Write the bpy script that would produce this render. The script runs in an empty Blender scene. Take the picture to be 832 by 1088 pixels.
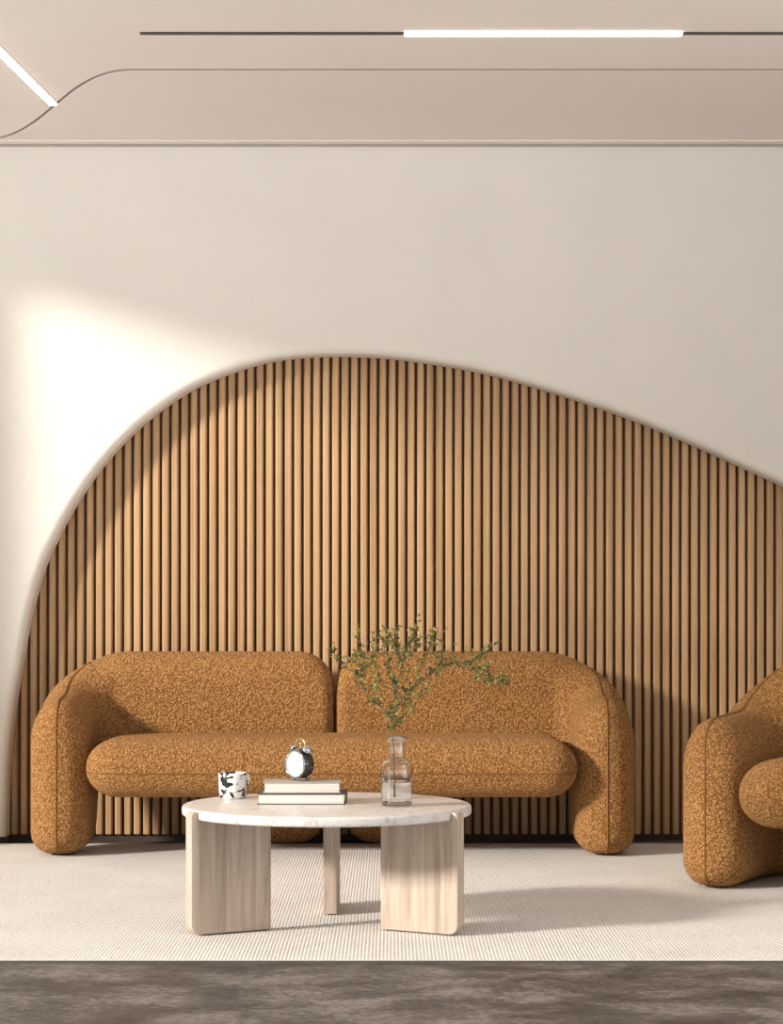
import bpy, bmesh, math, random
from mathutils import Vector, Matrix, noise
random.seed(7)
C = bpy.context.scene.collection
PI = math.pi
# ---------------------------------------------------------------- camera model
F, CX, HY, H = 2300.0, 416.0, 650.0, 0.978      # focal length (px), principal column, horizon row, eye height
def at(px, py, d):                              # point at depth d seen at pixel (px, py)
    return Vector(((px - CX) * d / F, d, H - (py - HY) * d / F))

# ---------------------------------------------------------------- node helpers
def new_mat(name):
    m = bpy.data.materials.new(name); m.use_nodes = True
    nt = m.node_tree; nt.nodes.clear()
    out = nt.nodes.new('ShaderNodeOutputMaterial')
    b = nt.nodes.new('ShaderNodeBsdfPrincipled')
    nt.links.new(b.outputs[0], out.inputs[0])
    return m, nt, b
def nd(nt, kind, **kw):
    n = nt.nodes.new(kind)
    for k, v in kw.items():
        if k in n.inputs.keys(): n.inputs[k].default_value = v
        else: setattr(n, k, v)
    return n
def ramp(nt, fac, stops):
    r = nt.nodes.new('ShaderNodeValToRGB')
    e = r.color_ramp.elements
    while len(e) < len(stops): e.new(0.5)
    for i, (p, c) in enumerate(stops):
        e[i].position = p; e[i].color = (*c, 1)
    nt.links.new(fac, r.inputs[0]); return r
def coords(nt, scale=(1, 1, 1), rot=(0, 0, 0)):
    tc = nt.nodes.new('ShaderNodeTexCoord'); mp = nt.nodes.new('ShaderNodeMapping')
    mp.inputs['Scale'].default_value = scale; mp.inputs['Rotation'].default_value = rot
    nt.links.new(tc.outputs['Object'], mp.inputs[0]); return mp.outputs[0]
def bump(nt, b, h, strength, dist):
    n = nd(nt, 'ShaderNodeBump', Strength=strength, Distance=dist)
    nt.links.new(h, n.inputs['Height']); nt.links.new(n.outputs[0], b.inputs['Normal'])
def plain(name, col, rough=0.5, metal=0.0, var=0.0, vscale=20, bumpd=0.0):
    m, nt, b = new_mat(name)
    b.inputs['Base Color'].default_value = (*col, 1)
    b.inputs['Roughness'].default_value = rough; b.inputs['Metallic'].default_value = metal
    nz = nd(nt, 'ShaderNodeTexNoise', Scale=vscale, Detail=4.0)
    nt.links.new(coords(nt), nz.inputs['Vector'])
    if var:
        lo = [c * (1 - var) for c in col]; hi = [min(1, c * (1 + var)) for c in col]
        r = ramp(nt, nz.outputs[0], [(0.3, lo), (0.7, hi)])
        nt.links.new(r.outputs[0], b.inputs['Base Color'])
    if bumpd: bump(nt, b, nz.outputs[0], 0.4, bumpd)
    return m
def emit(name, col, s):
    m, nt, b = new_mat(name)
    b.inputs['Base Color'].default_value = (0.8, 0.8, 0.8, 1)
    b.inputs['Emission Color'].default_value = (*col, 1); b.inputs['Emission Strength'].default_value = s
    return m

M = {}
M['plaster'] = plain('plaster', (0.72, 0.68, 0.62), 0.85, var=0.02, vscale=3, bumpd=0.0006)
M['ceiling'] = plain('ceiling_paint', (0.82, 0.755, 0.69), 0.9, var=0.012, vscale=2)
M['cove'] = plain('cove_paint', (0.80, 0.73, 0.685), 0.9, var=0.012, vscale=2)
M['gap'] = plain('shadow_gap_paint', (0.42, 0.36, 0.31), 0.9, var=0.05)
M['dark'] = plain('dark_board', (0.045, 0.032, 0.024), 0.8, var=0.1)
M['backing'] = plain('stained_backing', (0.13, 0.075, 0.042), 0.8, var=0.1)
M['track'] = plain('track_metal', (0.05, 0.035, 0.022), 0.5, var=0.1)
M['lamp'] = emit('lamp_diffuser', (1.0, 0.93, 0.86), 8.0)
M['lamp_bright'] = emit('bright_lamp_diffuser', (1.0, 0.93, 0.86), 10.0)

def make_wood():                                 # vertical slats, each board its own tone
    m, nt, b = new_mat('slat_oak')
    tc = nt.nodes.new('ShaderNodeTexCoord')
    mp = nd(nt, 'ShaderNodeMapping'); mp.inputs['Scale'].default_value = (60, 60, 1.6)
    nt.links.new(tc.outputs['Object'], mp.inputs[0])
    g = nd(nt, 'ShaderNodeTexNoise', Scale=1.0, Detail=5.0, Roughness=0.6)
    nt.links.new(mp.outputs[0], g.inputs['Vector'])
    sx = nt.nodes.new('ShaderNodeSeparateXYZ'); nt.links.new(tc.outputs['Object'], sx.inputs[0])
    dv = nd(nt, 'ShaderNodeMath', operation='DIVIDE'); nt.links.new(sx.outputs[0], dv.inputs[0]); dv.inputs[1].default_value = 0.0403
    fl = nd(nt, 'ShaderNodeMath', operation='FLOOR'); nt.links.new(dv.outputs[0], fl.inputs[0])
    wn = nt.nodes.new('ShaderNodeTexWhiteNoise'); wn.noise_dimensions = '1D'; nt.links.new(fl.outputs[0], wn.inputs['W'])
    ad = nd(nt, 'ShaderNodeMath', operation='MULTIPLY_ADD'); nt.links.new(wn.outputs[0], ad.inputs[0])
    ad.inputs[1].default_value = 0.25; nt.links.new(g.outputs[0], ad.inputs[2])
    r = ramp(nt, ad.outputs[0], [(0.30, (0.31, 0.180, 0.085)), (0.62, (0.45, 0.275, 0.136)), (0.95, (0.53, 0.345, 0.185))])
    nt.links.new(r.outputs[0], b.inputs['Base Color']); b.inputs['Roughness'].default_value = 0.55
    return m
M['slat'] = make_wood()

def make_boucle():
    m, nt, b = new_mat('ochre_boucle')
    v = coords(nt)
    wob = nd(nt, 'ShaderNodeTexNoise', Scale=55.0, Detail=2.0); nt.links.new(v, wob.inputs['Vector'])
    mx = nd(nt, 'ShaderNodeVectorMath', operation='MULTIPLY_ADD')
    nt.links.new(wob.outputs['Color'], mx.inputs[0]); mx.inputs[1].default_value = (0.014, 0.014, 0.014); nt.links.new(v, mx.inputs[2])
    vo = nd(nt, 'ShaderNodeTexVoronoi', Scale=125.0); nt.links.new(mx.outputs[0], vo.inputs['Vector'])
    n2 = nd(nt, 'ShaderNodeTexNoise', Scale=210.0, Detail=3.0, Roughness=0.7); nt.links.new(v, n2.inputs['Vector'])
    ad = nd(nt, 'ShaderNodeMath', operation='MULTIPLY_ADD'); nt.links.new(n2.outputs[0], ad.inputs[0]); ad.inputs[1].default_value = 0.55
    nt.links.new(vo.outputs['Distance'], ad.inputs[2])
    r = ramp(nt, ad.outputs[0], [(0.34, (0.57, 0.335, 0.150)), (0.58, (0.44, 0.228, 0.085)), (0.90, (0.22, 0.100, 0.032))])
    nt.links.new(r.outputs[0], b.inputs['Base Color'])
    b.inputs['Roughness'].default_value = 0.95
    b.inputs['Specular IOR Level'].default_value = 0.1
    b.inputs['Sheen Weight'].default_value = 0.12; b.inputs['Sheen Tint'].default_value = (0.9, 0.62, 0.35, 1); b.inputs['Sheen Roughness'].default_value = 0.5
    inv = nd(nt, 'ShaderNodeMath', operation='SUBTRACT'); inv.inputs[0].default_value = 1.0; nt.links.new(ad.outputs[0], inv.inputs[1])
    bump(nt, b, inv.outputs[0], 0.9, 0.007)
    return m
M['boucle'] = make_boucle()
M['seam'] = plain('seam_cord', (0.20, 0.085, 0.02), 0.95, var=0.2, vscale=200)

def make_rug():
    m, nt, b = new_mat('woven_rug')
    v = coords(nt)
    w = nd(nt, 'ShaderNodeTexWave', Scale=30.0, Distortion=2.2, Detail=2.0); w.inputs['Detail Scale'].default_value = 3.0
    nt.links.new(v, w.inputs['Vector'])
    v2 = coords(nt, scale=(30, 80, 1)); ck = nd(nt, 'ShaderNodeTexNoise', Scale=1.6, Detail=3.0); nt.links.new(v2, ck.inputs['Vector'])
    v3 = coords(nt); big = nd(nt, 'ShaderNodeTexNoise', Scale=3.5, Detail=4.0); nt.links.new(v3, big.inputs['Vector'])
    a = nd(nt, 'ShaderNodeMath', operation='MULTIPLY_ADD'); nt.links.new(w.outputs['Fac'], a.inputs[0]); a.inputs[1].default_value = 0.42; nt.links.new(ck.outputs[0], a.inputs[2])
    a2 = nd(nt, 'ShaderNodeMath', operation='MULTIPLY_ADD'); nt.links.new(big.outputs[0], a2.inputs[0]); a2.inputs[1].default_value = 0.35; nt.links.new(a.outputs[0], a2.inputs[2])
    r = ramp(nt, a2.outputs[0], [(0.42, (0.36, 0.33, 0.305)), (0.75, (0.62, 0.59, 0.56)), (1.0, (0.76, 0.74, 0.715))])
    nt.links.new(r.outputs[0], b.inputs['Base Color']); b.inputs['Roughness'].default_value = 0.95
    b.inputs['Specular IOR Level'].default_value = 0.1
    bump(nt, b, a.outputs[0], 0.5, 0.004)
    return m
M['rug'] = make_rug()
M['rug_edge'] = plain('rug_edge_strip', (0.10, 0.085, 0.07), 0.95, var=0.1)

def make_floor():
    m, nt, b = new_mat('polished_concrete')
    v = coords(nt, scale=(1, 1.3, 1))
    n1 = nd(nt, 'ShaderNodeTexNoise', Scale=3.0, Detail=8.0, Roughness=0.7, Distortion=0.3); nt.links.new(v, n1.inputs['Vector'])
    n2 = nd(nt, 'ShaderNodeTexNoise', Scale=38.0, Detail=6.0, Roughness=0.75); nt.links.new(v, n2.inputs['Vector'])
    a = nd(nt, 'ShaderNodeMath', operation='MULTIPLY_ADD'); nt.links.new(n2.outputs[0], a.inputs[0]); a.inputs[1].default_value = 0.6; nt.links.new(n1.outputs[0], a.inputs[2])
    r = ramp(nt, a.outputs[0], [(0.66, (0.034, 0.027, 0.022)), (0.80, (0.090, 0.077, 0.067)), (0.94, (0.22, 0.195, 0.172))])
    nt.links.new(r.outputs[0], b.inputs['Base Color'])
    rr = ramp(nt, n1.outputs[0], [(0.3, (0.45,) * 3), (0.7, (0.65,) * 3)]); nt.links.new(rr.outputs[0], b.inputs['Roughness'])
    bump(nt, b, n2.outputs[0], 0.25, 0.001)
    return m
M['floor'] = make_floor()

def make_ash():
    m, nt, b = new_mat('bleached_ash')
    v = coords(nt, scale=(42, 42, 2.2))
    n1 = nd(nt, 'ShaderNodeTexNoise', Scale=1.0, Detail=6.0, Roughness=0.62, Distortion=0.5); nt.links.new(v, n1.inputs['Vector'])
    r = ramp(nt, n1.outputs[0], [(0.30, (0.33, 0.255, 0.195)), (0.52, (0.49, 0.40, 0.325)), (0.72, (0.60, 0.51, 0.43))])
    nt.links.new(r.outputs[0], b.inputs['Base Color']); b.inputs['Roughness'].default_value = 0.55
    bump(nt, b, n1.outputs[0], 0.2, 0.001)
    return m
M['ash'] = make_ash()

def make_stone():
    m, nt, b = new_mat('terrazzo_stone')
    v = coords(nt)
    vo = nd(nt, 'ShaderNodeTexVoronoi', Scale=75.0); nt.links.new(v, vo.inputs['Vector'])
    n1 = nd(nt, 'ShaderNodeTexNoise', Scale=16.0, Detail=5.0, Roughness=0.7); nt.links.new(v, n1.inputs['Vector'])
    a = nd(nt, 'ShaderNodeMath', operation='MULTIPLY_ADD'); nt.links.new(vo.outputs['Color'], a.inputs[0]); a.inputs[1].default_value = 0.5; nt.links.new(n1.outputs[0], a.inputs[2])
    r = ramp(nt, a.outputs[0], [(0.34, (0.22, 0.18, 0.165)), (0.50, (0.54, 0.48, 0.455)), (0.72, (0.68, 0.65, 0.63))])
    nt.links.new(r.outputs[0], b.inputs['Base Color']); b.inputs['Roughness'].default_value = 0.3
    return m
M['stone'] = make_stone()

def make_spotted():
    m, nt, b = new_mat('spotted_ceramic')
    v = coords(nt, scale=(1, 1, 1.5))
    wob = nd(nt, 'ShaderNodeTexNoise', Scale=38.0, Detail=1.5, Distortion=1.0); nt.links.new(v, wob.inputs['Vector'])
    r = ramp(nt, wob.outputs[0], [(0.0, (0.86, 0.85, 0.83)), (0.535, (0.86, 0.85, 0.83)), (0.55, (0.015, 0.014, 0.013)), (1.0, (0.015, 0.014, 0.013))])
    nt.links.new(r.outputs[0], b.inputs['Base Color']); b.inputs['Roughness'].default_value = 0.2
    return m
M['spotted'] = make_spotted()
M['cover_grey'] = plain('book_cloth_taupe', (0.36, 0.32, 0.29), 0.7, var=0.08, vscale=120)
M['cover_dark'] = plain('book_cloth_charcoal', (0.055, 0.047, 0.043), 0.6, var=0.1, vscale=120)
def make_pages():
    m, nt, b = new_mat('page_edges')
    v = coords(nt, scale=(4, 4, 700)); n = nd(nt, 'ShaderNodeTexNoise', Scale=1.0, Detail=2.0); nt.links.new(v, n.inputs['Vector'])
    r = ramp(nt, n.outputs[0], [(0.3, (0.55, 0.50, 0.45)), (0.7, (0.80, 0.76, 0.71))])
    nt.links.new(r.outputs[0], b.inputs['Base Color']); b.inputs['Roughness'].default_value = 0.9
    return m
M['pages'] = make_pages()
M['chrome'] = plain('chrome', (0.55, 0.56, 0.56), 0.12, 1.0, var=0.05)
M['gunmetal'] = plain('gunmetal', (0.12, 0.125, 0.125), 0.2, 1.0, var=0.05)
M['brass'] = plain('brass', (0.78, 0.56, 0.25), 0.25, 1.0, var=0.05)
M['dial'] = plain('clock_dial', (0.88, 0.87, 0.86), 0.4, var=0.01)
M['hand'] = plain('clock_hand', (0.55, 0.36, 0.34), 0.4, var=0.01)
def make_glass(name, col, ior, rough=0.0):
    m, nt, b = new_mat(name)
    b.inputs['Base Color'].default_value = (*col, 1); b.inputs['Transmission Weight'].default_value = 1.0
    b.inputs['Roughness'].default_value = rough; b.inputs['IOR'].default_value = ior
    return m
M['glass'] = make_glass('clear_glass', (0.98, 0.985, 0.98), 1.45)
M['water'] = make_glass('water', (0.98, 0.99, 0.985), 1.33)
M['bark'] = plain('twig_bark', (0.13, 0.095, 0.045), 0.8, var=0.3, vscale=150)
def make_leaf():
    m, nt, b = new_mat('small_leaf')
    n = nd(nt, 'ShaderNodeTexNoise', Scale=45.0, Detail=1.0); nt.links.new(coords(nt), n.inputs['Vector'])
    r = ramp(nt, n.outputs[0], [(0.32, (0.028, 0.042, 0.008)), (0.50, (0.14, 0.14, 0.022)), (0.68, (0.32, 0.28, 0.06))])
    nt.links.new(r.outputs[0], b.inputs['Base Color']); b.inputs['Roughness'].default_value = 0.5
    return m
M['leaf'] = make_leaf()

# ---------------------------------------------------------------- object helpers
def obj(name, bm, mats, parent=None, smooth=False):
    me = bpy.data.meshes.new(name); bm.normal_update(); bm.to_mesh(me); bm.free()
    for m in (mats if isinstance(mats, (list, tuple)) else [mats]): me.materials.append(m)
    if smooth:
        for p in me.polygons: p.use_smooth = True
    o = bpy.data.objects.new(name, me); C.objects.link(o)
    if parent: o.parent = parent
    return o
def smooth_by_angle(o, deg=35):
    for p in o.data.polygons: p.use_smooth = True
    o.data.set_sharp_from_angle(angle=math.radians(deg)); return o
def thing(name, label, cat, loc=(0, 0, 0), rz=0, group=None):
    o = bpy.data.objects.new(name, None); C.objects.link(o); o.empty_display_size = 0.05
    o.location = loc; o.rotation_euler = (0, 0, rz); return tag(o, label, cat, group)
def tag(o, label, cat, group=None, kind=None):
    o['label'] = label; o['category'] = cat
    if group: o['group'] = group
    if kind: o['kind'] = kind
    return o
def struct(name, bm, m, label, cat, smooth=False):
    return tag(obj(name, bm, m, None, smooth), label, cat, kind='structure')
def box(bm, x0, x1, y0, y1, z0, z1, mi=0):
    v = [bm.verts.new(p) for p in ((x0,y0,z0),(x1,y0,z0),(x1,y1,z0),(x0,y1,z0),(x0,y0,z1),(x1,y0,z1),(x1,y1,z1),(x0,y1,z1))]
    for f in ((0,3,2,1),(4,5,6,7),(0,1,5,4),(1,2,6,5),(2,3,7,6),(3,0,4,7)):
        bm.faces.new([v[i] for i in f]).material_index = mi
def bevel(bm, w, seg=2, deg=30):
    bm.normal_update()
    ed = [e for e in bm.edges if len(e.link_faces) == 2 and e.calc_face_angle(0) > math.radians(deg)]
    bmesh.ops.bevel(bm, geom=ed, offset=w, segments=seg, profile=0.5, affect='EDGES', clamp_overlap=True)
def extrude_poly(bm, pts, to3, thick_vec):        # polygon (2-D pts) -> solid
    a = [bm.verts.new(to3(p)) for p in pts]; b = [bm.verts.new(v.co + thick_vec) for v in a]
    n = len(a)
    bm.faces.new(a); bm.faces.new(b[::-1])
    for i in range(n): bm.faces.new((a[i], b[i], b[(i+1) % n], a[(i+1) % n]))
    bmesh.ops.recalc_face_normals(bm, faces=bm.faces)
def lathe(bm, prof, seg=48, mat=Matrix.Identity(4)):
    rings = []
    for r, z in prof:
        if r < 1e-6: rings.append([bm.verts.new(mat @ Vector((0, 0, z)))])
        else: rings.append([bm.verts.new(mat @ Vector((r*math.cos(2*PI*i/seg), r*math.sin(2*PI*i/seg), z))) for i in range(seg)])
    for a, b in zip(rings, rings[1:]):
        for i in range(seg):
            j = (i+1) % seg
            if len(a) == 1 and len(b) == 1: continue
            if len(a) == 1: bm.faces.new((a[0], b[j], b[i]))
            elif len(b) == 1: bm.faces.new((a[i], a[j], b[0]))
            else: bm.faces.new((a[i], a[j], b[j], b[i]))
    bmesh.ops.recalc_face_normals(bm, faces=bm.faces)
def tube(bm, pts, r, seg=8, r1=None):
    pts = [Vector(p) for p in pts]; n = len(pts); rings = []
    up = Vector((0.13, 0.27, 0.95)); u = None
    for i, p in enumerate(pts):
        t = (pts[min(i+1, n-1)] - pts[max(i-1, 0)]).normalized()
        if u is None: u = t.cross(up).normalized() if abs(t.dot(up)) < 0.95 else t.cross(Vector((1, 0, 0))).normalized()
        u = (u - t * u.dot(t)).normalized(); w = t.cross(u)
        rad = r if r1 is None else r + (r1 - r) * i / (n - 1)
        rings.append([bm.verts.new(p + (u*math.cos(2*PI*k/seg) + w*math.sin(2*PI*k/seg)) * rad) for k in range(seg)])
    for a, b in zip(rings, rings[1:]):
        for k in range(seg): bm.faces.new((a[k], a[(k+1) % seg], b[(k+1) % seg], b[k]))
    bm.faces.new(rings[0][::-1]); bm.faces.new(rings[-1])
def smoothstep(a, b, x):
    t = max(0, min(1, (x - a) / (b - a))); return t*t*(3 - 2*t)
def rounded_box(bm, lo, hi, rad, seg=8, mid=14):   # every edge rounded, elliptical radii per axis
    lo = Vector(lo); hi = Vector(hi); ax = []
    for k in range(3):
        r = rad[k]; a, b = lo[k]/r + 1, hi[k]/r - 1
        t = [math.tan(i*PI/4/seg) for i in range(seg, 0, -1)]
        ax.append(([a - x for x in t] + [a + (b - a)*i/mid for i in range(mid+1)] + [b + x for x in t[::-1]], a, b))
    vs = {}
    def vert(i, j, k):
        key = (i, j, k)
        if key not in vs:
            p = Vector((ax[0][0][i], ax[1][0][j], ax[2][0][k]))
            q = Vector([max(ax[c][1], min(ax[c][2], p[c])) for c in range(3)])
            d = p - q; p = q + d.normalized() if d.length > 1e-9 else p
            vs[key] = bm.verts.new((p[0]*rad[0], p[1]*rad[1], p[2]*rad[2]))
        return vs[key]
    n = 2*seg + mid
    for s in (0, n):
        for i in range(n):
            for j in range(n):
                for f in (lambda a, b: (s, a, b), lambda a, b: (a, s, b), lambda a, b: (a, b, s)):
                    bm.faces.new([vert(*f(*c)) for c in ((i, j), (i+1, j), (i+1, j+1), (i, j+1))])
    bmesh.ops.recalc_face_normals(bm, faces=bm.faces)
def spline(pts, per=8):                            # Catmull-Rom through points
    P = [Vector(p) for p in pts]; P = [P[0]*2 - P[1]] + P + [P[-1]*2 - P[-2]]; out = []
    for i in range(1, len(P) - 2):
        for k in range(per):
            t = k/per; a, b, c, d = P[i-1:i+3]
            out.append(0.5*((2*b) + (c - a)*t + (2*a - 5*b + 4*c - d)*t*t + (3*b - a - 3*c + d)*t**3))
    out.append(P[-2]); return out

# ================================================================ THE ROOM
XL, XR, YN, YF = -2.6, 3.6, -0.5, 9.105             # left wall, right wall, open near end, face of the arch wall
YS = 9.228                                        # face of the slats
ZC = H + (HY - 153) * YF / F                       # ceiling height

bm = bmesh.new(); box(bm, XL - 0.3, XR + 0.3, YN, 9.6, -0.1, 0)
struct('floor', bm, M['floor'], 'dark mottled polished concrete floor', 'floor')

# --- arch wall
arch_px = [(10.5,889),(11,850),(13.5,800),(20,742),(27,700),(34,660),(42,629),(52,597),(64,572),(77,547),(100,511),(125,480),(156,450),(194,422),
           (225,406),(260,393),(291,385),(322,381),(354,379.5),(385,380),(416,382),(447,386),(479,391),(520,399),(576,415),(632,433),(689,454),
           (745,478),(782,495),(832,518),(900,553),(970,596),(1040,650),(1100,712),(1145,790),(1160,889)]
arch = [at(x, y, YS) for x, y in arch_px]
arch = spline([(p.x, 0, p.z) for p in arch], 6); arch[0].z = arch[-1].z = 0.03
nor = []
for i in range(len(arch)):
    t = (arch[min(i+1, len(arch)-1)] - arch[max(i-1, 0)]).normalized()
    nor.append(Vector((-t.z, 0, t.x)))             # outward, away from the opening
nor[0] = Vector((-1, 0, 0)); nor[-1] = Vector((1, 0, 0))
RB, SEG = 0.036, 8
bm = bmesh.new()
def fill(y, off, flip):
    inner = [bm.verts.new((p.x + n.x*off, y, max(0.03, p.z + n.z*off))) for p, n in zip(arch, nor)]
    outer = [bm.verts.new((x, y, z)) for x, z in ((XR, 0.03), (XR, ZC), (XL, ZC), (XL, 0.03))]
    loop = inner + outer
    ed = [bm.edges.new((loop[i], loop[(i+1) % len(loop)])) for i in range(len(loop))]
    r = bmesh.ops.triangle_fill(bm, edges=ed, use_beauty=True, use_dissolve=False, normal=(0, -1, 0))
    for f in r['geom']:
        if isinstance(f, bmesh.types.BMFace):
            f.normal_update()
            if (f.normal.y > 0) != flip: f.normal_flip()
    return inner, outer
fi, fo = fill(YF, RB, False)
bi, bo = fill(YS - 0.002, 0.0, True)
rings = []
for k in range(SEG + 1):
    a = k/SEG*PI/2; off = RB*(1 - math.sin(a)); y = YF + RB*(1 - math.cos(a))
    rings.append([bm.verts.new((p.x + n.x*off, y, max(0.03, p.z + n.z*off))) for p, n in zip(arch, nor)])
rings.append([bm.verts.new((p.x, YS - 0.002, p.z)) for p in arch])
for a, b in zip(rings, rings[1:]):
    for i in range(len(arch) - 1):
        f = bm.faces.new((a[i], a[i+1], b[i+1], b[i])); f.smooth = True
for i in range(3): bm.faces.new((fo[i], fo[i+1], bo[i+1], bo[i]))
wall = struct('wall_back', bm, M['plaster'], 'cream plaster wall with a lopsided arched opening', 'wall')

bm = bmesh.new(); box(bm, XL, -1.62, YF + 0.035, YS - 0.002, 0, 0.03); box(bm, 2.95, XR, YF + 0.035, YS - 0.002, 0, 0.03)
struct('baseboard_back', bm, M['dark'], 'dark recessed plinth under the cream arch wall', 'baseboard')

# --- slats behind the arch
sp = thing('slat_panel', 'vertical oak slat panelling filling the arched recess behind the sofa', 'wall panel', (0, YS + 0.058, 0))
bm = bmesh.new(); box(bm, -1.75, 3.1, -0.022, 0.0, 0.0, 2.2)
obj('backing_board', bm, M['backing'], sp)
P, W_, DP, CH = 0.0403, 0.0292, 0.036, 0.0055
bm = bmesh.new()
x = -0.581 + P/2 - P*29
while x < 3.05:
    pr = [(x - W_/2, 0), (x - W_/2, -DP + CH*1.4), (x - W_/2 + CH, -DP), (x + W_/2 - CH, -DP), (x + W_/2, -DP + CH*1.4), (x + W_/2, 0)]
    lo = [bm.verts.new((a, b - 0.022, 0.030)) for a, b in pr]; hi = [bm.verts.new((a, b - 0.022, 2.18)) for a, b in pr]
    for i in range(5): bm.faces.new((lo[i], lo[i+1], hi[i+1], hi[i]))
    bm.faces.new(lo[::-1]); bm.faces.new(hi)
    x += P
bmesh.ops.recalc_face_normals(bm, faces=bm.faces)
so = obj('slat_facing', bm, M['slat'], sp); so['label'] = 'row of vertical oak slats'
bm = bmesh.new(); box(bm, -1.66, 3.0, -0.040, -0.022, 0.0, 0.030)
so = obj('plinth', bm, M['dark'], sp); so['label'] = 'dark plinth strip below the slats'

# --- ceiling: two panels parted by a thin S-shaped groove, a shadow gap along the wall
def ceil_pt(px, py):
    d = (ZC - H) * F / (HY - py); return Vector(((px - CX) * d / F, d, 0))
groove_px = [(-150,153.2),(-80,152),(-40,150.5),(0,146),(20,139),(40,126.5),(60,110),(80,94),(100,82.5),(118,76.5),(135,74.2),(160,74),(300,74),(832,74),(1300,74)]
g = spline([ceil_pt(*p) for p in groove_px], 8)
g = [p for p in g if XL < p.x < XR]
gn = []
for i in range(len(g)):
    t = (g[min(i+1, len(g)-1)] - g[max(i-1, 0)]).normalized(); gn.append(Vector((-t.y, t.x, 0)))
GW = 0.0065
bm = bmesh.new()
for i in range(len(g) - 1):
    near = [g[j] - gn[j]*(0.002 + 0.009*abs(gn[j].y)) for j in (i, i+1)]; far = [g[j] + gn[j]*(0.002 + 0.009*abs(gn[j].y)) for j in (i, i+1)]
    def q(pts, mi, flip=False):
        f = bm.faces.new([bm.verts.new(p) for p in (pts[::-1] if flip else pts)]); f.material_index = mi
    z = Vector((0, 0, ZC)); up = Vector((0, 0, ZC + 0.015))
    q([Vector((near[0].x, YN, ZC)), near[0] + z, near[1] + z, Vector((near[1].x, YN, ZC))], 0)
    q([far[0] + z, Vector((far[0].x, max(YF, far[0].y) , ZC)), Vector((far[1].x, max(YF, far[1].y), ZC)), far[1] + z], 1)
    q([near[0] + z, near[0] + up, near[1] + up, near[1] + z], 2); q([far[0] + z, far[0] + up, far[1] + up, far[1] + z], 2, True)
    q([near[0] + up, far[0] + up, far[1] + up, near[1] + up], 2)
x0, x1 = g[0].x, g[-1].x
for a, b in ((XL - 0.1, x0), (x1, XR + 0.1)):
    f = bm.faces.new([bm.verts.new(p) for p in ((a, YN, ZC), (a, YF, ZC), (b, YF, ZC), (b, YN, ZC))])
box(bm, XL - 0.3, XR + 0.3, YN, 9.6, ZC + 0.035, ZC + 0.12)
struct('ceiling', bm, [M['ceiling'], M['cove'], M['gap']], 'warm white ceiling in two panels parted by a thin curving groove', 'ceiling')
bm = bmesh.new(); box(bm, XL, XR, YF - 0.075, YF - 0.02, ZC - 0.004, ZC + 0.001)
struct('trim_1', bm, M['ceiling'], 'narrow plaster strip where the ceiling meets the arch wall', 'trim')
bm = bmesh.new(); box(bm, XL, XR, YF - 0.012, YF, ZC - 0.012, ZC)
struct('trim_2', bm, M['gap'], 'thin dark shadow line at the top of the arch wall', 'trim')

# --- side walls; the left one is open to the low sun through a tall window
DJ, ZH, DN = 8.355, 2.77, 2.6
bm = bmesh.new()
box(bm, XL - 0.25, XL, DJ, 9.6, 0, ZC); box(bm, XL - 0.25, XL, YN, DN, 0, ZC); box(bm, XL - 0.25, XL, DN, DJ, ZH, ZC)
struct('wall_left', bm, M['plaster'], 'cream plaster side wall at the left with the window', 'wall')
bm = bmesh.new()
for y in (DN, DJ - 0.03): box(bm, XL - 0.25, XL - 0.2, y, y + 0.03, 0, ZH)
box(bm, XL - 0.25, XL - 0.2, DN, DJ, ZH - 0.03, ZH); box(bm, XL - 0.25, XL - 0.2, DN, DJ, 0, 0.03)
for k in range(10): box(bm, XL - 0.19, XL - 0.187, DN + 0.03, 7.3, 2.0 + 0.08*k, 2.044 + 0.08*k)     # unseen louvres, added to dim the sun towards the right
struct('window_1', bm, M['track'], 'thin dark frame of the tall window in the left wall, with louvres added to dim the sun', 'window')
bm = bmesh.new(); box(bm, XR, XR + 0.25, 6.0, 9.6, 0, ZC)
struct('wall_right', bm, M['plaster'], 'cream plaster side wall at the right', 'wall')

# --- ceiling lights
yt = ceil_pt(0, 35).y; ky = yt / F
xa, xb, xc, xd = (149 - CX)*ky, (429.5 - CX)*ky, (725 - CX)*ky, 2.2
t = thing('track_light', 'long thin dark ceiling track with a glowing middle section', 'ceiling light', (0, yt, ZC))
for u0, u1 in ((xa, xb), (xc, xd)):
    bm = bmesh.new(); box(bm, u0, u1, -0.013, 0.013, -0.004, 0)
    o = obj('track', bm, M['track'], t); o['label'] = 'dark bronze track'
bm = bmesh.new(); box(bm, xb, xc, -0.019, 0.019, -0.008, 0); bevel(bm, 0.004)
o = obj('diffuser', bm, M['lamp'], t); o['label'] = 'glowing white strip'
a, b = ceil_pt(57, 110.5), ceil_pt(0, 54); b = b + (b - a)*1.4
dv = (b - a); L = dv.length
t = thing('linear_light', 'glowing diagonal ceiling strip ending at the curved groove, top left', 'ceiling light', (a.x, a.y, ZC), math.atan2(dv.y, dv.x))
bm = bmesh.new(); box(bm, 0.004, L, -0.016, 0.016, -0.007, -0.002); bevel(bm, 0.002)
obj('diffuser', bm, M['lamp_bright'], t)
bm = bmesh.new(); box(bm, 0, L + 0.004, -0.019, 0.019, -0.004, 0)
o = obj('frame', bm, M['ceiling'], t); o['label'] = 'slim white metal frame'

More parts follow.
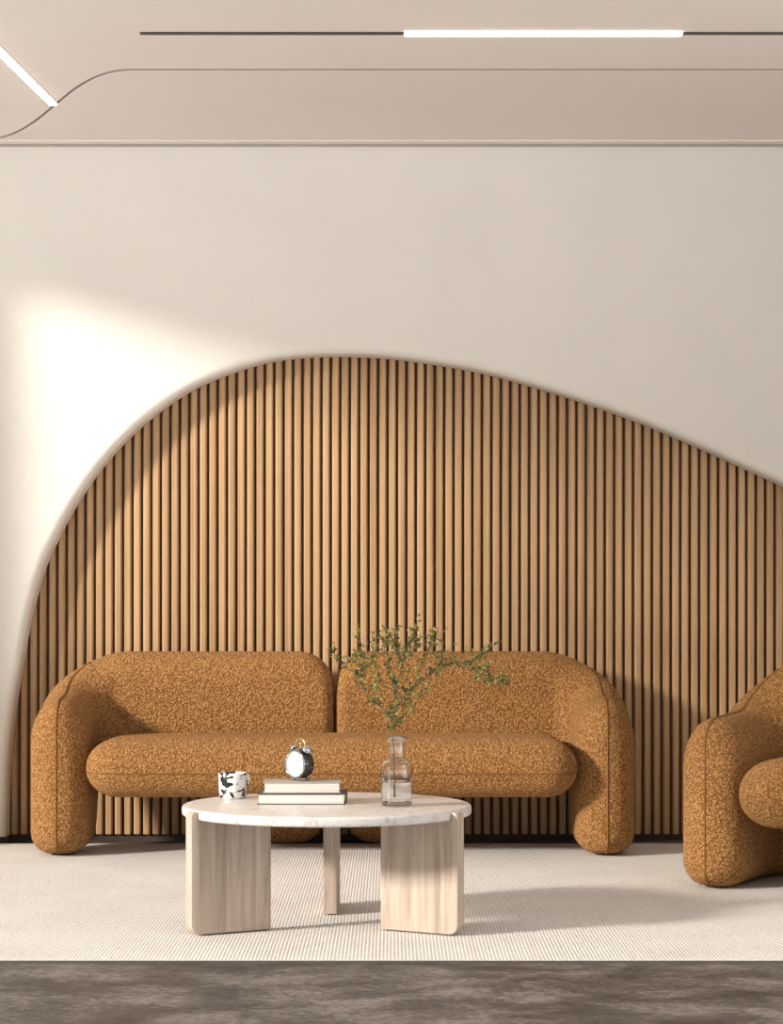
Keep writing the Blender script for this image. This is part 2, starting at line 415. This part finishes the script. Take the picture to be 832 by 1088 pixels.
# --- rug
bm = bmesh.new(); box(bm, -2.45, 3.2, 6.03, 9.06, 0, 0.008); bevel(bm, 0.002)
rg = thing('rug', 'large pale woven rug under the sofa, armchair and coffee table', 'rug', (0, 0, 0.0))
obj('weave', bm, M['rug'], rg)
bm = bmesh.new(); box(bm, -2.455, 3.205, 6.022, 6.031, 0, 0.0065)  # dark strip along the near edge of the rug
o = obj('edge_strip', bm, M['rug_edge'], rg); o['label'] = 'dark strip along the front edge'
RZ = 0.0125

# ================================================================ SEATING
A = 0.1175                                          # half thickness of arms and back
def seat_shell(hw, whole, zarm=0.63, zback=0.80, lift=(-0.04, 0.15), L1=0.20):
    """arm that runs on into the back. Path starts at the front tip of the left arm."""
    xa = -(hw - A); R = 0.20
    s1 = A + L1; s2 = s1 + R*PI/2; s3 = s2 + (-(xa + R)) - (0 if whole else 0.004)
    total = s3 if not whole else 2*s3
    def pos(s):
        if whole and s > s3:
            p, n = pos(2*s3 - s); return Vector((-p.x, p.y, 0)), Vector((-n.x, n.y, 0))
        if s < s1: return Vector((xa, s - A, 0)), Vector((-1, 0, 0))
        if s < s2:
            a = (s - s1)/R; return Vector((xa + R - R*math.cos(a), L1 + R*math.sin(a), 0)), Vector((-math.cos(a), math.sin(a), 0))
        return Vector((xa + R + (s - s2), L1 + R, 0)), Vector((0, 1, 0))
    def prof(s):
        m = min(s, 2*s3 - s) if whole else s
        k = smoothstep(s1 - 0.14, s2 + 0.02, m) if not whole else smoothstep(s1 - 0.08, s2 - 0.02, m)
        zt = zarm + (zback - zarm)*k - 0.015*(1 - smoothstep(0, s1, m)); zb = 0.27*smoothstep(s1 + lift[0], s1 + lift[1], m)
        e = 0.0
        if m < A: e = A*0.985*(1 - math.sqrt(max(0, 1 - (1 - m/A)**2)))
        a = A - e; eb, et = e*0.5, e*0.8
        rt = 0.17 + (0.115 - 0.17)*k
        if not whole:
            q = s3 - s
            if q < 0.15:
                c = 0.15*(1 - math.sqrt(max(0, 1 - (1 - q/0.15)**2))); et += c; eb += c*0.5
            if q < 0.05: a -= 0.045*(1 - math.sqrt(max(0, 1 - (1 - q/0.05)**2)))
        return a, zb + eb, zt - et, max(0.03, rt - et*0.4), 0.085
    ss = [A*(1 - math.cos(PI/2*i/12)) for i in range(12)] + [A + (s1 - A)*i/8 for i in range(8)] + [s1 + (s2 - s1)*i/18 for i in range(18)]
    ss[0] = 0.0002
    if whole:
        ss += [s2 + (s3 - s2)*i/10 for i in range(11)]; ss += [2*s3 - s for s in ss[-2::-1]]
    else:
        ss += [s2 + (s3 - 0.15 - s2)*i/24 for i in range(24)] + [s3 - 0.15*math.cos(PI/2*i/14) for i in range(14)] + [s3 - 0.0005]
    def ring(s):
        p, n = pos(s); a, zb, zt, rt, rb = prof(s); out = []
        rbx = min(rb, a*0.98); h = (zt - zb); rt = min(rt, h*0.6); rb = min(rb, h*0.3)
        bulge = 0.0
        def add(u, z): out.append(p + n*u + Vector((0, 0, z)))
        for i in range(7):
            t = PI/2*i/6; add(-a + rbx - rbx*math.sin(t) if False else -(a - rbx) - rbx*math.sin(t), zb + rb - rb*math.cos(t))
        for i in range(1, 10): add(-a, zb + rb + (zt - rt - zb - rb)*i/10)
        for i in range(13):
            t = PI*i/12; c = math.cos(t); s_ = math.sin(t)
            add(-a*c, zt - rt + rt*s_)
        for i in range(1, 10): add(a, zt - rt - (zt - rt - zb - rb)*i/10)
        for i in range(7):
            t = PI/2*(6 - i)/6; add((a - rbx) + rbx*math.sin(t), zb + rb - rb*math.cos(t))
        return out
    bm = bmesh.new(); rings = [[bm.verts.new(v) for v in ring(s)] for s in ss]
    for a, b in zip(rings, rings[1:]):
        n = len(a)
        for i in range(n): bm.faces.new((a[i], a[(i+1) % n], b[(i+1) % n], b[i]))
    for r in (rings[0], rings[-1]): bm.faces.new(r)
    bmesh.ops.recalc_face_normals(bm, faces=bm.faces)
    # seam: up the front of the arm and back along its top
    seam = []
    cap = [s for s in ss if s <= A]
    for s in cap[::-1]: p, n = pos(s); seam.append(Vector((p.x, p.y - 0.0005, prof(s)[1])))
    z0, z1 = prof(ss[0])[1], prof(ss[0])[2]
    for i in range(1, 8): seam.append(Vector((xa, -A - 0.0005, z0 + (z1 - z0)*i/8)))
    for s in [s for s in ss if s < s1 + R*0.9]: p, n = pos(s); seam.append(p + Vector((0, 0, prof(s)[2] + 0.0005)))
    return bm, seam
def mirror(bm):
    for v in bm.verts: v.co.x *= -1
    bmesh.ops.reverse_faces(bm, faces=bm.faces)
def pad(x0, x1, y0, y1, z0, z1, r=0.112):
    bm = bmesh.new(); rounded_box(bm, (x0, y0, z0), (x1, y1, z1), (0.13, r, (z1 - z0)/2*0.96), 8, 16)
    for v in bm.verts:                              # gently crowned top
        cx = 1 - abs((v.co.x - (x0+x1)/2)/((x1-x0)/2))**4; cy = 1 - abs((v.co.y - (y0+y1)/2)/((y1-y0)/2))**4
        if v.co.z > (z0+z1)/2: v.co.z += 0.008*cx*cy*smoothstep((z0+z1)/2, z1, v.co.z)
    return bm
def pad_seam(x0, x1, y0, y1, z, r=0.112):
    pts = [Vector((x0, y1 - 0.1, z)), Vector((x0, y0 + r + 0.05, z))]
    for i in range(9): t = PI/2*i/8; pts.append(Vector((x0 + 0.13 - 0.13*math.cos(t), y0 + r - r*math.sin(t), z)))
    for i in range(1, 12): pts.append(Vector((x0 + 0.13 + (x1 - x0 - 0.26)*i/12, y0, z)))
    for i in range(8, -1, -1): t = PI/2*i/8; pts.append(Vector((x1 - 0.13 + 0.13*math.cos(t), y0 + r - r*math.sin(t), z)))
    pts += [Vector((x1, y0 + r + 0.05, z)), Vector((x1, y1 - 0.1, z))]
    return pts

SX, SY = -0.235, 8.65
sofa = thing('sofa', 'long rounded ochre boucle sofa with two back sections', 'sofa', (SX, SY, RZ))
HW = 1.205
for side in (1, -1):
    bm, seam = seat_shell(HW, False)
    if side < 0: mirror(bm); seam = [Vector((-p.x, p.y, p.z)) for p in seam]
    sh = obj('arm_and_back', bm, M['boucle'], sofa, True)
    b2 = bmesh.new(); tube(b2, seam, 0.0035, 6); obj('seam', b2, M['seam'], sh, True)
    bm = bmesh.new(); x0, x1 = (-0.44, -0.045) if side > 0 else (0.045, 0.44)
    rounded_box(bm, (x0, 0.31, 0), (x1, 0.51, 0.36), (0.13, 0.09, 0.10), 7, 6)
    obj('foot', bm, M['boucle'], sofa, True)
xs = HW - 2*A - 0.002
sc = obj('seat_cushion', pad(-xs, xs, -0.23, 0.30, 0.235, 0.465), M['boucle'], sofa, True)
b2 = bmesh.new(); tube(b2, pad_seam(-xs, xs, -0.23, 0.30, 0.335), 0.003, 6); obj('seam', b2, M['seam'], sc, True)

hw = 0.50; ph = math.radians(-29)
off = Matrix.Rotation(ph, 2) @ Vector((-(hw - A), 0)); O = Vector((1.147, 7.63)) - off
chair = thing('armchair', 'rounded ochre boucle armchair cut off by the right side of the photo', 'armchair', (O.x, O.y, RZ), ph)
bm, seam = seat_shell(hw, True, 0.605, 0.80, (0.22, 0.36), 0.30)
sh = obj('arm_and_back', bm, M['boucle'], chair, True)
for side in (1, -1):
    b2 = bmesh.new(); tube(b2, [Vector((p.x*side, p.y, p.z)) for p in seam], 0.0035, 6); obj('seam', b2, M['seam'], sh, True)
xs = hw - 2*A - 0.002
obj('seat_cushion', pad(-xs, xs, -0.20, 0.40, 0.222, 0.452), M['boucle'], chair, True)
bm = bmesh.new(); rounded_box(bm, (-0.2, 0.41, 0), (0.2, 0.61, 0.36), (0.13, 0.09, 0.10), 7, 6)
obj('foot', bm, M['boucle'], chair, True)

# ================================================================ COFFEE TABLE
TX, TY, TZ = -0.20, 6.71, 0.383
tb = thing('coffee_table', 'round pale stone coffee table on three upright wooden panel legs', 'table', (TX, TY, RZ))
ZT = TZ - RZ                                        # heights relative to the table's own base
bm = bmesh.new(); rr = 0.448; th = 0.030
pr = [(0, ZT - th), (rr - 0.008, ZT - th)] + [(rr - 0.008 + 0.008*math.sin(t), ZT - th + 0.008 - 0.008*math.cos(t)) for t in (PI/8, PI/4, 3*PI/8, PI/2)] \
   + [(rr - 0.010 + 0.010*math.cos(t), ZT - 0.010 + 0.010*math.sin(t)) for t in (0, PI/8, PI/4, 3*PI/8, PI/2)] + [(0, ZT)]
lathe(bm, pr, 96); smooth_by_angle(obj('tabletop', bm, M['stone'], tb), 30)
for deg in (210, 330, 89):
    a = math.radians(deg); u = Vector((math.cos(a), math.sin(a), 0)); n = Vector((-u.y, u.x, 0))
    ri, ro, zt, zs = 0.205, 0.470, ZT - 0.005, ZT - th
    pts = [(ri, 0)] + [(ro - 0.03 + 0.03*math.sin(t), 0.03 - 0.03*math.cos(t)) for t in [PI/2*i/8 for i in range(9)]] \
        + [(ro - 0.012 + 0.012*math.cos(t), zt - 0.012 + 0.012*math.sin(t)) for t in [PI/2*i/5 for i in range(6)]] + [(0.4485, zt), (0.4485, zs), (ri, zs)]
    bm = bmesh.new(); extrude_poly(bm, pts, lambda p: u*p[0] + Vector((0, 0, p[1])) - n*0.0215, n*0.043); bevel(bm, 0.002, 2, 40)
    smooth_by_angle(obj('leg', bm, M['ash'], tb), 30)

# --- spotted mug
mx = at(248, 848, (H - TZ)*F/(848 - HY))
mug = thing('mug', 'small white mug with black splotches left of the books', 'mug', (mx.x - 0.003, mx.y, TZ), math.radians(48))
bm = bmesh.new()
lathe(bm, [(0, 0), (0.036, 0), (0.041, 0.003), (0.0425, 0.010), (0.0435, 0.045), (0.045, 0.080), (0.0435, 0.082), (0.042, 0.080), (0.040, 0.045), (0.039, 0.010), (0.036, 0.006), (0, 0.006)], 48)
for v in bm.verts:                                  # hand-formed wobble
    k = 1 + 0.05*noise.noise(Vector((v.co.x*40, v.co.y*40, v.co.z*30))); v.co.x *= k; v.co.y *= k
obj('body', bm, M['spotted'], mug, True)
bm = bmesh.new(); tube(bm, [Vector((0.041 + 0.018*math.sin(t), -0.012, 0.058 + 0.019*math.cos(t))) for t in [PI*i/14 for i in range(15)]], 0.0055, 10)
obj('handle', bm, M['spotted'], mug, True)

# --- books
def book(loc, rz, w, d, h, cover, label):
    t = thing('book', label, 'book', loc, rz, 'books on the coffee table')
    c = 0.003; bm = bmesh.new()
    box(bm, -w/2, w/2, 0, d, 0, c); box(bm, -w/2, w/2, 0, d, h - c, h); box(bm, -w/2, w/2, d - c, d, c, h - c); bevel(bm, 0.0008, 1)
    obj('cover', bm, cover, t)
    bm = bmesh.new(); box(bm, -w/2 + 0.005, w/2 - 0.005, 0.004, d - c, c, h - c)
    o = obj('page_block', bm, M['pages'], t); o['label'] = 'pale page edges'
    return t
p = at(320, 855, (H - TZ)*F/(855 - HY)); BY = p.y
book((p.x, BY, TZ), math.radians(-1), 0.273, 0.155, 0.034, M['cover_dark'], 'larger dark-covered book lying at the bottom of the stack on the table')
p = at(321, 843, BY + 0.012)
book((p.x, BY + 0.012, TZ + 0.034), math.radians(1.5), 0.240, 0.13, 0.035, M['cover_grey'], 'smaller grey-covered book lying on top, under the alarm clock')
ZB = TZ + 0.069

# --- twin-bell alarm clock
p = at(319.5, 811, BY + 0.078)
ck = thing('alarm_clock', 'small dark twin bell alarm clock with white dial standing on the books', 'clock', (p.x, p.y, ZB), math.radians(-46))
ck.scale = (0.96,)*3
RC, LC, ZK = 0.047, 0.05, 0.054
Rm = Matrix.Translation((0, 0, ZK)) @ Matrix.Rotation(PI/2, 4, 'X')     # lathe axis -> -y (front)
bm = bmesh.new()
lathe(bm, [(0, -LC/2), (RC*0.7, -LC/2), (RC*0.93, -LC/2 + 0.006), (RC, -LC/2 + 0.016), (RC, LC/2 - 0.004), (RC - 0.002, LC/2), (RC - 0.006, LC/2), (RC - 0.007, LC/2 - 0.004), (0, LC/2 - 0.004)], 56, Rm)
smooth_by_angle(obj('case', bm, M['gunmetal'], ck), 40)
bm = bmesh.new(); pr = []
for i in range(13): t = 2*PI*i/12; pr.append((RC - 0.003 + 0.0038*math.cos(t), LC/2 + 0.0038*math.sin(t)))
lathe(bm, pr, 56, Rm); o = obj('bezel', bm, M['chrome'], ck, True); o['label'] = 'chrome rim'
bm = bmesh.new(); lathe(bm, [(0, LC/2 - 0.0035), (RC - 0.006, LC/2 - 0.0035), (RC - 0.006, LC/2 - 0.002), (0, LC/2 - 0.002)], 56, Rm)
o = obj('dial', bm, M['dial'], ck); o['label'] = 'plain white dial'
for ang, ln in ((math.radians(-55), 0.020), (math.radians(50), 0.027)):
    bm = bmesh.new(); box(bm, -0.0008, 0.0008, -LC/2 - 0.0005, -LC/2 + 0.002, 0, ln)
    bmesh.ops.transform(bm, matrix=Matrix.Translation((0, 0, ZK)) @ Matrix.Rotation(ang, 4, 'Y'), verts=bm.verts); obj('hand', bm, M['hand'], ck)
for s in (-1, 1):
    tilt = Matrix.Translation((0, 0, ZK)) @ Matrix.Rotation(s*math.radians(33), 4, 'Y') @ Matrix.Translation((0, 0, RC + 0.004))
    bm = bmesh.new(); lathe(bm, [(0.0025, -0.006), (0.0025, 0.002), (0.018, 0.002), (0.0185, 0.004), (0.017, 0.010), (0.012, 0.0155), (0.006, 0.018), (0, 0.0185)], 28, tilt)
    o = obj('bell', bm, M['chrome'], ck, True); o['label'] = 'chrome bell'
    bm = bmesh.new(); tube(bm, [(s*0.024, 0, 0.016), (s*0.031, 0, 0.003)], 0.0035, 10, 0.005); lathe(bm, [(0, 0), (0.006, 0.001), (0.0065, 0.005), (0, 0.009)], 14, Matrix.Translation((s*0.031, 0, 0)))
    obj('foot', bm, M['gunmetal'], ck, True)
bm = bmesh.new(); tube(bm, [Vector((0.022*math.cos(t), 0, ZK + RC + 0.012 + 0.022*math.sin(t))) for t in [PI*i/16 for i in range(17)]], 0.0028, 10)
o = obj('handle', bm, M['brass'], ck, True); o['label'] = 'brass carrying loop'
bm = bmesh.new(); tube(bm, [(0, 0, ZK + RC - 0.003), (0, 0, ZK + RC + 0.016)], 0.0016, 8); lathe(bm, [(0, -0.005), (0.004, -0.003), (0.004, 0.003), (0, 0.005)], 12, Matrix.Translation((0, 0, ZK + RC + 0.017)))
obj('hammer', bm, M['brass'], ck, True)
bm = bmesh.new(); tube(bm, [(0.0, LC/2, ZK), (0.0, LC/2 + 0.010, ZK)], 0.006, 12); obj('winding_key', bm, M['chrome'], ck, True)

# --- bottle vase
VX, VY = (421.5 - CX)*6.62/F, 6.62
vase = thing('bottle_vase', 'clear glass bottle with a narrow neck half full of water', 'vase', (VX, VY, TZ))
RB_ = 0.0475
outer = [(0, 0), (0.040, 0), (0.045, 0.002), (RB_, 0.008), (RB_, 0.118)] + [(0.0265 + (RB_ - 0.0265)*math.cos(t), 0.118 + 0.026*math.sin(t)) for t in [PI/2*i/8 for i in range(1, 9)]] \
      + [(0.0258, 0.150), (0.0252, 0.192), (0.0262, 0.200), (0.0295, 0.204), (0.0305, 0.209), (0.029, 0.213)]
inner = [(0.0255, 0.213), (0.0232, 0.206), (0.0224, 0.195), (0.0228, 0.150)] + [(0.0236 + (RB_ - 0.0035 - 0.0236)*math.cos(t), 0.1165 + 0.0245*math.sin(t)) for t in [PI/2*i/8 for i in range(8, 0, -1)]] \
      + [(RB_ - 0.0035, 0.115), (RB_ - 0.0035, 0.013), (0.040, 0.008), (0, 0.007)]
bm = bmesh.new(); lathe(bm, outer + inner, 64); obj('glass_body', bm, M['glass'], vase, True)
bm = bmesh.new(); wr = RB_ - 0.0033
lathe(bm, [(0, 0.0068), (0.040, 0.0078), (wr, 0.0128), (wr, 0.0745), (wr - 0.002, 0.074), (0, 0.074)], 64); smooth_by_angle(obj('water', bm, M['water'], vase), 30)

# --- leafy branch in the bottle
br = thing('leafy_branch', 'sparse leafy green branch standing in the glass bottle', 'plant', (VX, VY, TZ + 0.01))
base = Vector((VX, VY, TZ + 0.01))
def bp(px, py, dz=0.0): return at(px, py, VY + dz) - base
main = [[(420,848,0),(419,822,0),(418,795,0),(417,780,0),(415,764,0),(404,751,.02),(395,742,.03),(386,731,.04),(377,716,.05),(366,709,.06),(358,699,.07),(352,690,.08)],
        [(416,768,0),(420,752,-.01),(419,735,-.02),(414,715,-.03),(411,698,-.04),(407,683,-.04),(403,672,-.05)],
        [(419,738,-.02),(424,718,-.02),(430,700,-.01),(435,683,0),(440,672,0),(443,666,0)],
        [(419,752,-.01),(430,740,.02),(440,728,.04),(446,712,.06),(451,698,.07),(456,686,.07),(459,677,.08)],
        [(424,747,0),(436,741,-.03),(447,737,-.05),(456,729,-.06)],
        [(432,736,.02),(448,724,.01),(462,713,0),(475,706,-.01),(489,705,-.02),(502,708,-.03),(514,712,-.04),(526,719,-.05),(538,727,-.05)],
        [(489,705,-.02),(504,701,0),(515,694,.02),(521,686,.03)],
        [(462,713,0),(470,702,.03),(472,690,.04)],
        [(386,731,.04),(383,716,.02),(386,701,0),(384,690,0),(381,680,0)],
        [(377,716,.05),(388,709,.08),(397,698,.09),(395,685,.1)],
        [(404,751,.02),(401,735,-.02),(402,718,-.04),(396,702,-.06)],
        [(414,715,-.03),(424,703,-.06),(421,689,-.08),(417,680,-.08),(414,673,-.08)],
        [(430,700,-.01),(441,690,-.04),(446,680,-.05)],
        [(502,708,-.03),(510,720,-.06),(522,724,-.07),(530,722,-.08)],
        [(366,709,.06),(372,700,.03),(377,694,.01)],
        [(417,775,0),(424,768,.02),(428,760,.03)]]
stem = bmesh.new(); leaf = bmesh.new()
def add_leaf(p, dirv, size):
    d = dirv.normalized(); s = d.cross(Vector((random.uniform(-1, 1), random.uniform(-1, 1), random.uniform(-1, 1)))).normalized(); nn = d.cross(s)
    w = size*0.30
    mid = [p, p + d*size*0.3 + nn*size*0.05, p + d*size*0.65 + nn*size*0.05, p + d*size]
    mv = [leaf.verts.new(q) for q in mid]
    for sg in (1, -1):
        e1 = leaf.verts.new(mid[1] + s*w*sg + nn*size*0.10); e2 = leaf.verts.new(mid[2] + s*w*0.85*sg + nn*size*0.10)
        for f in ((mv[0], mv[1], e1), (mv[1], mv[2], e2, e1), (mv[2], mv[3], e2)): leaf.faces.new(f if sg > 0 else f[::-1])
for bi_, b in enumerate(main):
    pts = spline([bp(*q) for q in b], 5); n = len(pts)
    tube(stem, pts, 0.0026 if bi_ == 0 else 0.0016, 6, 0.0007)
    for i, p in enumerate(pts):
        g_ = base + p
        if g_.z < TZ + 0.235: continue
        t = (pts[min(i+1, n-1)] - pts[max(i-1, 0)]).normalized()
        for k in range(1 if random.random() < 0.6 else 2):
            r = Vector((random.gauss(0, 1), random.gauss(0, 1), random.gauss(0, 1) + 0.35)).normalized()
            add_leaf(p, t*0.5 + r, random.uniform(0.011, 0.018))
        if i > 2 and random.random() < 0.62:        # short side twig with a tuft of leaves
            r = Vector((random.gauss(0, 1), random.gauss(0, 0.8), random.gauss(0, 1) + 0.35)).normalized()
            ln = random.uniform(0.02, 0.055); q = [p, p + (t*0.4 + r)*ln*0.5, p + (t*0.3 + r + Vector((0, 0, 0.1)))*ln]
            tube(stem, q, 0.0009, 5, 0.0005)
            for f in (0.4, 0.6, 0.8, 0.95, 1.0):
                w = p.lerp(q[2], f); r2 = Vector((random.gauss(0, 1), random.gauss(0, 1), random.gauss(0, 1) + 0.3)).normalized()
                add_leaf(w, r*0.4 + r2, random.uniform(0.009, 0.015))
obj('stem', stem, M['bark'], br, True); o = obj('foliage', leaf, M['leaf'], br); o['label'] = 'small olive green leaves'

# ================================================================ LIGHT
S = Vector((-20.0, -3.62, 8.5))
ld = bpy.data.lights.new('low_sun', 'SPOT'); ld.energy = 42000; ld.color = (1.0, 0.925, 0.83); ld.shadow_soft_size = 1.45
ld.spot_size = math.radians(25); ld.spot_blend = 0.6
lo = bpy.data.objects.new('low_sun', ld); C.objects.link(lo); lo.location = S
lo.rotation_euler = (Vector((-0.9, 8.0, 0.9)) - S).to_track_quat('-Z', 'Y').to_euler()

w = bpy.data.worlds.new('World'); bpy.context.scene.world = w; w.use_nodes = True
wn = w.node_tree; bg = wn.nodes['Background']               # dim sky above; brighter lower half added to lift upper wall and ceiling
tc = wn.nodes.new('ShaderNodeTexCoord'); sx = wn.nodes.new('ShaderNodeSeparateXYZ'); wn.links.new(tc.outputs['Generated'], sx.inputs[0])
mr = wn.nodes.new('ShaderNodeMapRange'); mr.inputs['From Min'].default_value = -0.06; mr.inputs['From Max'].default_value = 0.02
mr.inputs['To Min'].default_value = 3.0; mr.inputs['To Max'].default_value = 0.6
mr2 = wn.nodes.new('ShaderNodeMapRange')                       # added gain across x: world fill weaker from the left, stronger from the right
mr2.inputs['From Min'].default_value = -1.0; mr2.inputs['From Max'].default_value = 1.0; mr2.inputs['To Min'].default_value = 0.25; mr2.inputs['To Max'].default_value = 2.1
mu = wn.nodes.new('ShaderNodeMath'); mu.operation = 'MULTIPLY'
wn.links.new(sx.outputs[0], mr2.inputs[0]); wn.links.new(mr2.outputs[0], mu.inputs[1])
wn.links.new(sx.outputs[2], mr.inputs[0]); wn.links.new(mr.outputs[0], mu.inputs[0]); wn.links.new(mu.outputs[0], bg.inputs[1]); bg.inputs[0].default_value = (0.985, 0.98, 0.985, 1)

# ================================================================ CAMERA
cd = bpy.data.cameras.new('camera'); cd.sensor_fit = 'HORIZONTAL'; cd.sensor_width = 36; cd.lens = F/832*36
cd.shift_y = (HY - 544)/832; cd.clip_start = 0.05
co = bpy.data.objects.new('camera', cd); C.objects.link(co); co.location = (0, 0, H); co.rotation_euler = (PI/2, 0, 0)
sc_ = bpy.context.scene; sc_.camera = co
vs = sc_.view_settings; vs.view_transform = 'Standard'; vs.look = 'None'; vs.gamma = 1; vs.exposure = 0.0; vs.use_curve_mapping = False
